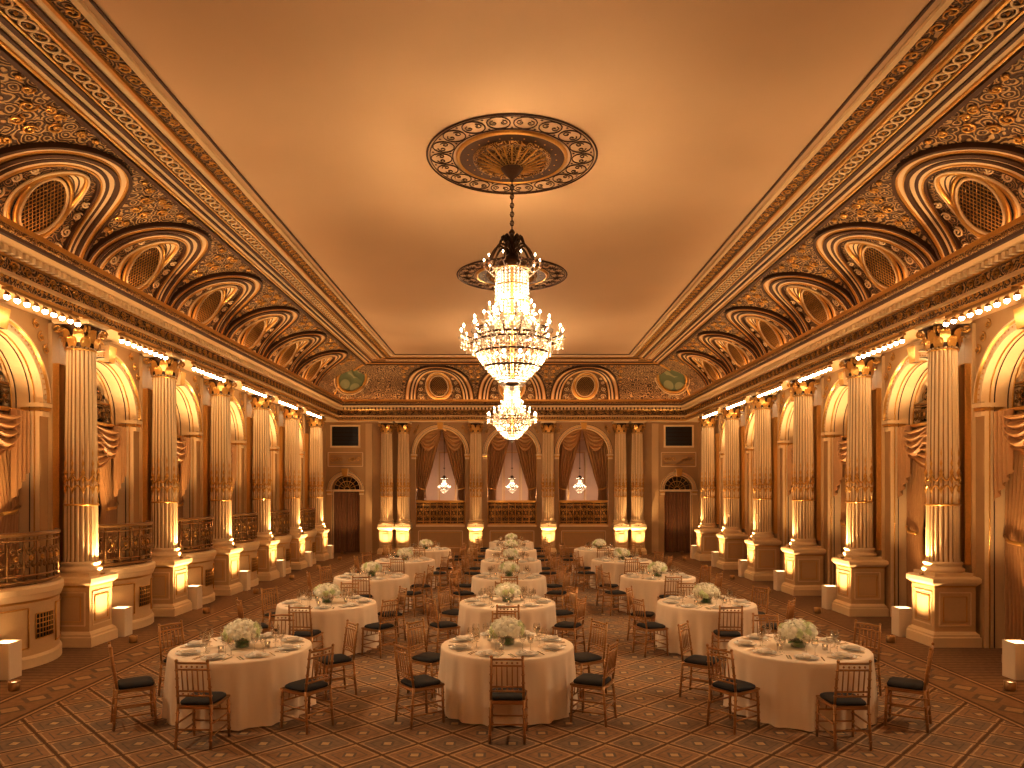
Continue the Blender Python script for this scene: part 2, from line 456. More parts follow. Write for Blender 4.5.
AH=.74
def cove_bay(hw):
    b=MB(); C=(0,.88); zc_=7.11; rc=.48
    def in_circ(s,l):
        p,z=cove_pz(l); return s*s+(z-zc_)**2<rc*rc
    def in_arc(w):
        h=w+AH
        return lambda s,l: l>0 and (s/w)**2+(l/h)**2<1
    def in_rect(s,l): return abs(s)<hw and 0<l<LT
    def ray(a,ins):
        lo,hi=0,5
        for _ in range(30):
            m_=(lo+hi)/2
            if ins(C[0]+m_*cos(a),C[1]+m_*sin(a)): lo=m_
            else: hi=m_
        return (C[0]+lo*cos(a),C[1]+lo*sin(a))
    angs=[2*pi*i/96 for i in range(96)]
    W0=.98
    for w,h in ((hw,LT),(-hw,LT),(hw,0),(-hw,0),(W0,0),(-W0,0),(1.5,0),(-1.5,0)): angs.append(atan2(h-C[1],w-C[0])%(2*pi))
    angs=sorted(set(round(a,5) for a in angs)); n=len(angs)
    curves=[[ray(a,f) for a in angs] for f in (in_circ,in_arc(W0),in_arc(1.5),in_rect)]
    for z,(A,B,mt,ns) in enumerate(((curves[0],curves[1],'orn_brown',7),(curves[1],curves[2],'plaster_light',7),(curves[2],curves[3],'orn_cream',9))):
        b.grid(lambda i,j: cs(lerp(A[i][0],B[i][0],j/(ns-1)),lerp(A[i][1],B[i][1],j/(ns-1))),n,ns,mt,True,True)
    rim=[cs(*p) for p in curves[0]]
    ti=radians(34); pc=.745
    def dp(s,dz,off=0): return (s, pc+dz*sin(ti)/cos(ti)+off, zc_+dz)
    def brl(i,j):
        q=j/6; x=lerp(rim[i][1],min(rim[i][1],dp(0,rim[i][2]-zc_)[1]),q); return (rim[i][0],x,rim[i][2])
    b.grid(brl,n,7,'plaster_light',True,True)
    for q_ in (.33,.66):
        b.tube([(rim[i][0]*.985,lerp(rim[i][1],min(rim[i][1],dp(0,rim[i][2]-zc_)[1]),q_),zc_+(rim[i][2]-zc_)*.985) for i in range(0,n,2)],.012,4,'bronze_brown',True)
    b.tube([cs(p[0]*1.04,C[1]+(p[1]-C[1])*1.03,.02) for p in curves[0][::2]],.036,5,'gilt',True)
    b.tube([cs(p[0]*1.16,max(.04,C[1]+(p[1]-C[1])*1.07),.02) for p in curves[0][::2]],.026,5,'plaster_light',True)
    N=32
    b.poly([dp(rc*cos(2*pi*k/N),rc*sin(2*pi*k/N)) for k in range(N)],'lattice')
    for rr,mt,t in ((.47,'gilt',.04),(.40,'plaster_light',.028)):
        b.tube([dp(rr*cos(2*pi*k/N),rr*sin(2*pi*k/N),.03) for k in range(N)],t,5,mt,True)
    for q in range(-6,7):
        o=q*.06; L_=sqrt(max(0,.385**2-o*o)); k=.7071
        b.tube([dp((o-L_)*k,(-o-L_)*k,.02),dp((o+L_)*k,(-o+L_)*k,.02)],.008,3,'gilt')
        b.tube([dp((o-L_)*k,(o+L_)*k,.02),dp((o+L_)*k,(o-L_)*k,.02)],.008,3,'gilt')
    def band(w0,w1,off,mt,n=40):
        pr=[(w0,0),(w0,off),(w1,off),(w1,0)]
        b.grid(lambda i,j: cs(pr[j][0]*cos(pi*i/n),max(.0,(pr[j][0]+AH)*sin(pi*i/n)),pr[j][1]),n+1,4,mt,False)
    band(1.505,1.45,.08,'bronze_brown'); band(1.45,1.42,.06,'gilt'); band(1.42,1.34,.03,'plaster_light'); band(1.34,1.31,.05,'gilt')
    band(1.31,1.24,.08,'bronze_brown'); band(1.24,1.16,.035,'plaster_light'); band(1.16,1.10,.05,'bronze_brown'); band(1.10,1.05,.05,'plaster_light'); band(1.05,1.02,.07,'gilt'); band(1.02,.97,.05,'bronze_brown')
    for sg in (-1,1):
        for (x,y,r_,ro) in ((.78,.28,.12,0),(.80,.62,.11,2),(.74,.95,.09,1),(.64,1.22,.08,3),(.66,.14,.07,2)):
            b.tube([cs(sg*px_,max(0.02,py_),.03) for px_,py_ in scroll2(x,y,r_,ro,1,1.5,14)],.018,4,'plaster_light')
        for (x,y,r_,ro) in ((1.40,1.35,.08,0),(1.38,1.70,.11,2),(1.22,1.98,.12,1),(1.42,2.15,.09,3),(.94,2.18,.08,1),(.70,2.24,.05,0),(1.45,1.05,.05,1)):
            b.tube([cs(sg*px_,py_,.03) for px_,py_ in scroll2(x,y,r_,ro,-1,1.5,14)],.018,4,'gilt')
    return b.mesh('cove_lunette')
me=cove_bay(BAY/2); me2=cove_bay(1.55)
for side in 'LR':
    for yc in baysY: put(me,'cove_lunette',FR(side,yc))
for xc in (-3.1,0,3.1): put(me2,'cove_lunette',FR('E',xc))
b=MB(); n=24
yl=baysY[-1]+BAY/2; yf=baysY[0]-BAY/2
for sg in (-1,1):
    L_=[cove_pz(LT*i/n) for i in range(n+1)]
    b.grid(lambda i,j:(sg*(WX-L_[i][0]),lerp(yl,YE-L_[i][0],j),L_[i][1]),n+1,2,'orn_cream')
    b.grid(lambda i,j:(sg*lerp(4.65,WX-L_[i][0],j),YE-L_[i][0],L_[i][1]),n+1,2,'orn_cream')
    b.grid(lambda i,j:(sg*(WX-L_[i][0]),lerp(YB,yf,j),L_[i][1]),n+1,2,'plaster_cream')
    b.tube([(sg*(WX-p),YE-p,z) for p,z in L_],.06,6,'gilt')
b.build('ceiling_cove_corner')
for sg in (-1,1):
    p,z=cove_pz(1.15,.0)
    b=MB(); N=32
    b.poly([(.6*cos(2*pi*k/N),0,.6*sin(2*pi*k/N)) for k in range(N)],'painting_green')
    b.tube([(.62*cos(2*pi*k/N),-.02,.62*sin(2*pi*k/N)) for k in range(N)],.06,6,'gilt',True)
    b.tube([(.74*cos(2*pi*k/N),0,.74*sin(2*pi*k/N)) for k in range(N)],.035,6,'plaster_light',True)
    for k in range(16):
        a=2*pi*k/16; b.tube([(x,0,zz) for x,zz in scroll2(.86*cos(a),.86*sin(a),.08,a,1,1.2,10)],.02,4,'plaster_light')
    M=Matrix.Translation((sg*(WX-p-.45),YE-p-.45,z-.04))@Matrix.Rotation(-sg*radians(38),4,'Z')@Matrix.Rotation(radians(32),4,'X')
    b.build('painted_medallion',M)
b=MB()
sweep(b,[(.52,6.47),(.58,6.47)],'led'); b.build('cove_light_strip')  # glowing strip added out of sight behind the cornice to even the ceiling light

# ================================================================== COLUMNS
def column(ph):
    b=MB()
    def sq(prof,mat):
        for j in range(len(prof)-1):
            (r0,z0),(r1,z1)=prof[j],prof[j+1]
            c_=[(-1,-1),(1,-1),(1,1),(-1,1)]
            for k in range(4):
                a,d=c_[k],c_[(k+1)%4]
                b.poly([(a[0]*r0,a[1]*r0,z0),(d[0]*r0,d[1]*r0,z0),(d[0]*r1,d[1]*r1,z1),(a[0]*r1,a[1]*r1,z1)],mat)
    i=ph-.07
    sq([(ph,0),(ph,.16),(ph-.02,.18),(ph-.02,.21),(i,.26)],'plaster_light')
    sq([(i,.26),(i,1.02)],'plaster_cream')
    sq([(i,1.02),(i+.02,1.05)],'gilt')
    sq([(i+.02,1.05),(ph-.01,1.09),(ph,1.11),(ph,1.17),(ph-.03,1.20),(0,1.20)],'plaster_light')
    for rz in range(4):
        b.xf=xf_of(Matrix.Rotation(rz*pi/2,4,'Z')@Matrix.Translation((0,i,0)))
        frame_rect(b,-i+.08,i-.08,.36,.93,.02,.012)
    b.xf=None
    sq([(.33,1.20),(.33,1.26),(0,1.26)],'plaster_light')
    b.lathe([(.31,1.26),(.34,1.29),(.34,1.32),(.31,1.35),(.29,1.36),(.29,1.38),(.31,1.40),(.31,1.43),(.285,1.45)],32,'plaster_light')
    NF=20
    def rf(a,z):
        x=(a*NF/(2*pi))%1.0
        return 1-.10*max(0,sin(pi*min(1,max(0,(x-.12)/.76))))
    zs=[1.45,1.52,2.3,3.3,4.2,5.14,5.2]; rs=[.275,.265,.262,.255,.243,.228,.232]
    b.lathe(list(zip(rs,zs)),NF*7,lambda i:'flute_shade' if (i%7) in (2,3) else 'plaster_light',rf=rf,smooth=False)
    for k in range(NF//2):
        a=2*pi*k/(NF//2)
        for q,(z,r_,h_) in enumerate(((2.50,.02,.10),(2.70,.036,.08),(2.86,.028,.07),(3.0,.042,.09),(3.16,.026,.09),(3.34,.015,.10))):
            b.octa((.262*cos(a),.262*sin(a),z),r_,h_,'gilt')
        pts=[(.268*cos(lerp(a,a+2*pi/(NF//2),t/6)),.268*sin(lerp(a,a+2*pi/(NF//2),t/6)),2.98-.12*sin(pi*t/6)) for t in range(7)]
        b.tube(pts,.018,4,'gilt')
        pts=[(.268*cos(lerp(a,a+2*pi/(NF//2),t/6)),.268*sin(lerp(a,a+2*pi/(NF//2),t/6)),2.66+.12*sin(pi*t/6)) for t in range(7)]
        b.tube(pts,.014,4,'gilt')
    for z in (2.44,5.15): b.tube([(.268*(1 if z<3 else .9)*cos(2*pi*k/24),.268*(1 if z<3 else .9)*sin(2*pi*k/24),z) for k in range(24)],.018,5,'gilt',True)
    b.lathe([(.23,5.2),(.235,5.35),(.26,5.48),(.31,5.56)],20,'bronze_brown')
    for row,(z0,h_,out,off) in enumerate(((5.2,.18,.10,0),(5.27,.24,.12,.5))):
        for k in range(8):
            a=2*pi*(k+off)/8
            def fn(i,j):
                t=i/6; w=.085*sin(pi*min(.97,.25+.7*t))*(j-1)
                rr=.245+out*t**3+.02; zz=z0+h_*(sin(pi/2*min(1,t*1.15)))-(.05 if t>.95 else 0)
                return (rr*cos(a)-w*sin(a),rr*sin(a)+w*cos(a),zz-abs(j-1)*.02)
            b.grid(fn,7,3,'gilt')
    for k in range(4):
        a=pi/4+k*pi/2
        for sg in (-1,1):
            pts=[]
            for t in range(12):
                an=pi+ t/11*2.6*pi; r_=.075*(1-.75*t/11)
                u_=.36+r_*cos(an)*1.0; z=5.50+r_*sin(an); off_=sg*.03
                pts.append((u_*cos(a)-off_*sin(a),u_*sin(a)+off_*cos(a),z))
            b.tube(pts,.016,4,'gilt')
    sq([(.29,5.57),(.32,5.60),(.32,5.64),(.30,5.66),(0,5.66)],'plaster_light')
    b.lathe([(.0,1.20),(.035,1.20),(.035,1.235),(.028,1.235)],10,'iron_bronze',(0,ph-.045,0)); b.lathe([(.028,1.23),(0,1.23)],10,'uplens',(0,ph-.045,0))
    return b.mesh('fluted_column')
mc=column(.42); mce=column(.345)
T=Matrix.Translation
for k in range(KMIN+1,KMAX+1):
    for side in 'LR': put(mc,'fluted_column',FR(side,Y0+BAY*k)@T((0,CPX,0)))
for sg in (-1,1):
    for x in (1.55,4.65,5.37): put(mce,'fluted_column',FR('E',sg*x)@T((0,.36,0)))

# ================================================================== WINDOWS
def iron_grille(b, s0,s1,z0,z1,p,mat='iron_bronze',step=.28,pf=None,tr=.014):
    pf=pf or (lambda s:p)
    f=lambda s,z:(s,pf(s),z)
    n=max(1,int(round((s1-s0)/step))); st=(s1-s0)/n; h=z1-z0
    for zz,r_ in ((z0,tr*1.6),(z1,tr*2.2),(z0+h*.13,tr),(z1-h*.13,tr)):
        b.tube([f(lerp(s0,s1,i/16),zz) for i in range(17)],r_,5,mat)
    for i in range(n+1):
        s=s0+i*st; b.tube([f(s,z0),f(s,z1)],tr,4,mat)
    for i in range(n):
        sc_=s0+(i+.5)*st
        for sg in (-1,1):
            b.tube([f(x,z) for x,z in scroll2(sc_+sg*st*.24,z0+h*.36,st*.21,pi/2,sg,1.3,12)],tr,4,mat)
            b.tube([f(x,z) for x,z in scroll2(sc_+sg*st*.24,z0+h*.66,st*.21,-pi/2,-sg,1.3,12)],tr,4,mat)
        b.tube([f(sc_+st*.1*cos(2*pi*k/8),z0+h*.5+st*.13*sin(2*pi*k/8)) for k in range(8)],tr,4,'gilt',True)
def window_mesh(r,spring,bot):
    b=MB(); n=24; P=-DEP-.06
    pts=[(-r,bot),(r,bot)]+[(r*cos(pi*i/n),spring+r*sin(pi*i/n)) for i in range(n+1)]
    b.poly([(x,P,z) for x,z in pts],'glass_dark')
    path=[(-r,bot)]+[(-r*cos(pi*i/n),spring+r*sin(pi*i/n)) for i in range(n+1)]+[(r,bot)]
    b.tube([(x,P+.03,z) for x,z in path],.05,5,'plaster_light')
    for x in (-r*.5,0,r*.5): b.tube([(x,P+.03,bot),(x,P+.03,spring+sqrt(r*r-x*x))],.022,4,'plaster_cream')
    for z in (1.9,2.8,3.7,spring+.35,):
        if z>bot: b.tube([(-r*.97,P+.03,z),(r*.97,P+.03,z)],.022,4,'plaster_cream')
    b.box((0,P+.1,3.98),(2*r,.10,.08),'plaster_light')
    iron_grille(b,-r,r,4.05,4.5,P+.12)
    for sg in (-1,1):
        b.tube([(x,P+.12,z) for x,z in scroll2(sg*.22,4.68,.2,pi/2,sg,1.4)],.022,4,'iron_bronze')
        b.tube([(x,P+.12,z) for x,z in scroll2(sg*.6,4.62,.13,pi/2,-sg,1.4)],.022,4,'iron_bronze')
    return b.mesh('window')
wmL=window_mesh(1.05,4.2,1.26)
wmR=window_mesh(1.05,4.2,.05)
wn=1
for yc in baysY:
    put(wmL,'window_%d'%wn,FR('L',yc)); wn+=1
    put(wmR,'window_%d'%wn,FR('R',yc)); wn+=1

# ================================================================== CURTAINS
def swag(b,s0,s1,zt,d0,d1,p,nf=5,mat='drape',bul=.10):
    def fn(i,j):
        t=i/20; q=j/36
        sag=4*t*(1-t)
        z=zt-(d0+(d1-d0)*q)*sag - .02*q
        return (lerp(s0,s1,t), p+.045*sin(q*2*pi*nf)*(.3+.7*sag)+bul*sag, z)
    b.grid(fn,21,37,mat)
def tail(b,sL,sR,z0,z1,p,mat='drape',folds=4,side=1):
    def fn(i,j):
        t=i/32; q=j/10
        zz=z1+ (z0-z1)*.35*(t if side>0 else 1-t)
        return (lerp(sL,sR,t), p+.045*sin(t*2*pi*folds), lerp(z0,zz,q))
    b.grid(fn,33,11,mat)
def panel(b,fL,fR,z0,z1,p,folds,amp=.045,mat='drape',nz=24):
    nn=folds*8+1
    def fn(i,j):
        t=i/(nn-1); z=lerp(z0,z1,j/(nz-1))
        return (lerp(fL(z),fR(z),t), p+amp*sin(t*2*pi*folds+.4*sin(z*2)), z)
    b.grid(fn,nn,nz,mat)
def side_curtain(bot,tie):
    b=MB(); P=-.33
    e=1.03
    swag(b,-e,e,4.00,.18,.85,P+.06,5)
    swag(b,-e,.1,4.02,.10,.66,P+.10,4); swag(b,-.1,e,4.02,.10,.66,P+.10,4)
    for sg in (-1,1):
        def fo(z): return sg*e
        def fi(z):
            if z>tie: k=(z-tie)/(4.0-tie); return sg*(.58-.50*k**1.2)
            k=(tie-z)/(tie-bot+.01); return sg*(.58-.22*min(1,k*1.6))
        panel(b,fo,fi,bot,4.00,P-.04,7,.06)
        tail(b,sg*e,sg*.60,4.03,2.5,P+.17,side=sg,folds=4)
        b.tube([(sg*e,P,tie+.12),(sg*.82,P+.08,tie+.03),(sg*.57,P+.04,tie)],.035,6,'gilt')
    b.box((0,P+.02,4.03),(2.06,.16,.06),'gilt')
    return b.mesh('window_curtain')
cL=side_curtain(1.26,2.3); cR=side_curtain(.01,1.8)
for yc in baysY:
    put(cL,'window_curtain',FR('L',yc)); put(cR,'window_curtain',FR('R',yc))
b=MB(); P=-.62
for sg in (-1,1):
    def fo(z): return sg*1.18
    def fi(z):
        tie=2.75
        if z>tie: k=(z-tie)/(5.35-tie); return sg*max(0.02,(.72-.72*k**.9))
        return sg*(.72-.06*min(1,(tie-z)))
    panel(b,fo,fi,SILL+.01,5.4,P,7,.07)
    b.tube([(sg*1.15,P,2.9),(sg*.93,P+.1,2.78),(sg*.71,P+.06,2.75)],.035,6,'gilt')
    swag(b,0,sg*1.16,5.42,.15,1.0,P+.14,5)
ce=b.mesh('arch_curtain')
for x in (-3.1,0,3.1): put(ce,'arch_curtain',FR('E',x))

# ================================================================== BALCONIES
def balc_p(s): return .30+.48*(1-(s/1.08)**2)
b=MB()
prof=[(.04,0),(.04,.14),(.0,.18),(.0,.98),(.03,1.02),(.06,1.10),(.07,1.12),(.07,1.2),(.03,1.24),(-.1,1.24)]
mts=['plaster_light','plaster_light','plaster_cream','gilt','plaster_light','plaster_light','plaster_light','plaster_light','plaster_light']
for j in range(len(prof)-1):
    b.grid(lambda i,jj:(lerp(-1.07,1.07,i/24),balc_p(lerp(-1.08,1.08,i/24))+prof[j+jj][0],prof[j+jj][1]),25,2,mts[j])
b.grid(lambda i,j:(lerp(-1.07,1.07,i/24),lerp(0.01,balc_p(lerp(-1.08,1.08,i/24)),j),1.235),25,2,'carpet')
f=lambda s,z,o=0:(s,balc_p(s)+.012+o,z)
b.grid(lambda i,j:f(lerp(-.2,.2,i/4),lerp(.42,.80,j)),5,2,'black_void')
for i in range(7): b.tube([f(lerp(-.2,.2,i/6),.42,.01),f(lerp(-.2,.2,i/6),.80,.01)],.009,4,'gilt')
for i in range(6): b.tube([f(lerp(-.2,.2,k/4),.42+.38*i/5,.01) for k in range(5)],.009,4,'gilt')
for a0,a1 in ((-1.0,-.32),(.32,1.0)):
    b.tube([f(lerp(a0,a1,k/8),.3) for k in range(9)],.014,4,'gilt'); b.tube([f(lerp(a0,a1,k/8),.9) for k in range(9)],.014,4,'gilt')
    for a in (a0,a1): b.tube([f(a,.3),f(a,.9)],.014,4,'gilt')
iron_grille(b,-1.06,1.06,1.30,2.02,0,pf=lambda s: balc_p(s)-.03,step=.24,tr=.019)
bm_=b.mesh('balcony')
for yc in baysY: put(bm_,'balcony',FR('L',yc))
b=MB()
b.box((0,.06,SILL+.05),(2.1,.12,.1),'plaster_light')
iron_grille(b,-1.03,1.03,SILL+.12,2.2,.07,'gilt',.3,tr=.022)
b.grid(lambda i,j:(lerp(-1.03,1.03,i),.03,lerp(SILL+.1,2.18,j)),2,2,'orn_brown',False)
b.box((0,.07,2.24),(2.1,.12,.07),'gilt')
be=b.mesh('arch_balustrade')
for x in (-3.1,0,3.1): put(be,'arch_balustrade',FR('E',x))

# ================================================================== DOORS / vents
b=MB(); P=-.3; r=DR
for sg in (-1,1):
    panel(b,lambda z:sg*.60,lambda z:sg*.01,.02,2.62,P,5,.03,'drape_brown')
b.box((0,P+.02,2.7),(1.22,.08,.1),'plaster_light')
n=16
b.poly([(r*.98*cos(pi*i/n),P-.04,2.75+r*.98*sin(pi*i/n)) for i in range(n+1)],'glass_dark')
for i in range(1,8): a=pi*i/8; b.tube([(.12*cos(a),P,2.75+.12*sin(a)),(r*.96*cos(a),P,2.75+r*.96*sin(a))],.014,4,'gilt')
for rr in (.12,.36,.57): b.tube([(rr*cos(pi*i/n),P,2.75+rr*sin(pi*i/n)) for i in range(n+1)],.016,4,'gilt')
b.poly([(-.61,P-.08,0.01),(.61,P-.08,0.01),(.61,P-.08,2.75),(-.61,P-.08,2.75)],'black_void')
for sg in (-1,1): b.box((sg*.59,P+.04,1.35),(.04,.08,2.68),'plaster_light')
dm=b.mesh('door')
put(dm,'door_1',FR('E',-DX)); put(dm,'door_2',FR('E',DX))
b=MB()
b.box((0,.02,5.05),(1.15,.03,.85),'black_void')
b.box((0,.035,5.5),(1.3,.07,.07),'plaster_light'); b.box((0,.035,4.6),(1.3,.07,.07),'plaster_light')
for sg in (-1,1): b.box((sg*.61,.035,5.05),(.07,.07,.95),'plaster_light')
for i in range(5): b.box((0,.045,4.72+.16*i),(1.12,.02,.02),'glass_dark')
vm=b.mesh('vent_window')
for sg in (-1,1): put(vm,'window_%d'%wn,FR('E',sg*DX)); wn+=1

# ================================================================== TRACK LIGHTS, BOXES
b=MB()
b.box((0,.76,5.60),(1.75,.05,.04),'iron_bronze')
for sg in (-1,1): b.box((sg*.7,.72,5.64),(.03,.1,.05),'iron_bronze')
for i in range(9):
    s=-.84+1.68*i/8
    b.tube([(s,.76,5.60),(s,.78,5.52)],.012,4,'iron_bronze')
    b.lathe([(.02,.06),(.04,.03),(.045,.0)],10,'iron_bronze',(s,.79,5.49))
    b.sph((s,.79,5.475),.042,8,6,'bulb_track')
tm=b.mesh('track_light')
for yc in baysY[1:]:
    for side in 'LR': put(tm,'track_light',FR(side,yc))
b=MB()
w=.13
for i in range(4):
    b.xf=xf_of(Matrix.Rotation(i*pi/2,4,'Z')); b.box((0,w,.26),(2*w,.015,.52),'box_white')
b.xf=None; b.box((0,0,.5),(2*w-.02,2*w-.02,.01),'uplens')
bxm=b.mesh('uplight_box')
b=MB()
b.lathe([(0,.0),(.07,0),(.075,.02),(.075,.12),(.06,.12),(.055,.10)],16,'iron_bronze'); b.lathe([(.055,.10),(0,.10)],16,'uplens')
canm=b.mesh('floor_uplight')

def spot(name,loc,tgt,e,ang=80,blend=.8,col=(1,.635,.31),r=.03):
    d=bpy.data.lights.new(name,'SPOT'); d.energy=e; d.color=col; d.spot_size=radians(ang); d.spot_blend=blend; d.shadow_soft_size=r
    o=bpy.data.objects.new(name,d); COL.objects.link(o); o.location=loc
    o.rotation_euler=(Vector(tgt)-Vector(loc)).to_track_quat('-Z','Y').to_euler(); return o
def point(name,loc,e,col=(1,.66,.36),r=.1):
    d=bpy.data.lights.new(name,'POINT'); d.energy=e; d.color=col; d.shadow_soft_size=r
    o=bpy.data.objects.new(name,d); COL.objects.link(o); o.location=loc; return o
for k in range(-1,KMAX+1):
    for side in 'LR':
        F=FR(side,Y0+BAY*k); sd=1 if side=='R' else -1
        put(bxm,'uplight_box',F@T((sd*.64,.80,0)))
        put(canm,'floor_uplight',F@T((0,1.36,0)))
        spot('pedestal_spot',F@Vector((0,1.36,.14)),F@Vector((0,.40,3.2)),380,85,.9)
        spot('shaft_spot',F@Vector((0,CPX+.385,1.26)),F@Vector((0,.36,4.0)),200,100,1.0,r=.03)
for yc in baysY[1:]:
    for side in 'LR':
        F=FR(side,yc)
        pz=(.25,1.24) if side=='L' else (.35,0)
        put(canm,'floor_uplight',F@T((0,pz[0],pz[1])))  # can added to house the arch lamp, which brightens soffit and curtain
        spot('arch_spot',F@Vector((0,pz[0],pz[1]+.14)),F@Vector((0,-.35,4.6)),300,80,.9)
        spot('reveal_spot',F@Vector((0,-.28,4.10)),F@Vector((0,-.25,5.3)),60,160,.6)  # added lamp with no fixture, hidden by the pelmet, brightens the reveal
        spot('table_spot',F@Vector((0,.80,5.42)),F@Vector((0,5.4,.6)),430,66,.9,col=(1,.74,.47))
for sg in (-1,1):
    for x in (1.55,4.65,5.37):
        F=FR('E',sg*x); put(canm,'floor_uplight',F@T((0,1.05,0)))
        spot('column_spot',F@Vector((0,1.05,.14)),F@Vector((0,.3,3.4)),260,80,.9)
        spot('shaft_spot',F@Vector((0,.67,1.26)),F@Vector((0,.3,4.0)),200,100,1.0)
    F=FR('E',sg*DX); put(canm,'floor_uplight',F@T((0,.6,0)))
    spot('door_spot',F@Vector((0,.6,.14)),F@Vector((0,.0,3.4)),70,90,.9)

# ================================================================== ROSETTES + CHANDELIERS
b=MB(); z=-.012
b.lathe([(.88,0),(.88,-.03),(.84,-.05),(.82,-.03)],64,'gilt')
b.lathe([(.82,-.03),(.60,-.03)],64,'bronze_brown')
b.lathe([(.62,-.03),(.60,-.07),(.56,-.07),(.54,-.04),(.44,-.05),(.30,-.10),(.16,-.16),(.0,-.2)],64,'orn_gold')
for k in range(24):
    a=2*pi*k/24
    b.tube([(.54*cos(a),.54*sin(a),-.05),(.36*cos(a),.36*sin(a),-.11),(.18*cos(a),.18*sin(a),-.17)],[.012,.016,.010],5,'gilt')
    b.octa((.70*cos(a),.70*sin(a),-.035),.016,.010,'gilt')
for rr,t in ((1.33,.015),(1.285,.008),(.93,.010)): b.tube([(rr*cos(2*pi*k/72),rr*sin(2*pi*k/72),z) for k in range(72)],t,4,'bronze_brown',True)
for k in range(18):
    a=2*pi*k/18; rc_=1.11
    cx,cy=rc_*cos(a),rc_*sin(a)
    b.tube([(cx+.165*cos(2*pi*q/14)*cos(a)-.17*sin(2*pi*q/14)*sin(a),cy+.165*cos(2*pi*q/14)*sin(a)+.17*sin(2*pi*q/14)*cos(a),z) for q in range(14)],.010,4,'bronze_brown',True)
    for sg in (-1,1): b.tube([(cx+x*cos(a)-y*sin(a),cy+x*sin(a)+y*cos(a),z) for x,y in scroll2(0,sg*.07,.07,0,sg,1.2,10)],.008,4,'bronze_brown')
    a2=a+pi/18
    b.octa((1.24*cos(a2),1.24*sin(a2),z),.025,.008,'bronze_brown'); b.octa((.97*cos(a2),.97*sin(a2),z),.025,.008,'bronze_brown')
rm=b.mesh('ceiling_rosette')
CHY=(11.27,17.4,23.5)
for y in CHY+(-1.0,): put(rm,'ceiling_rosette',T((0,y,ZC)))

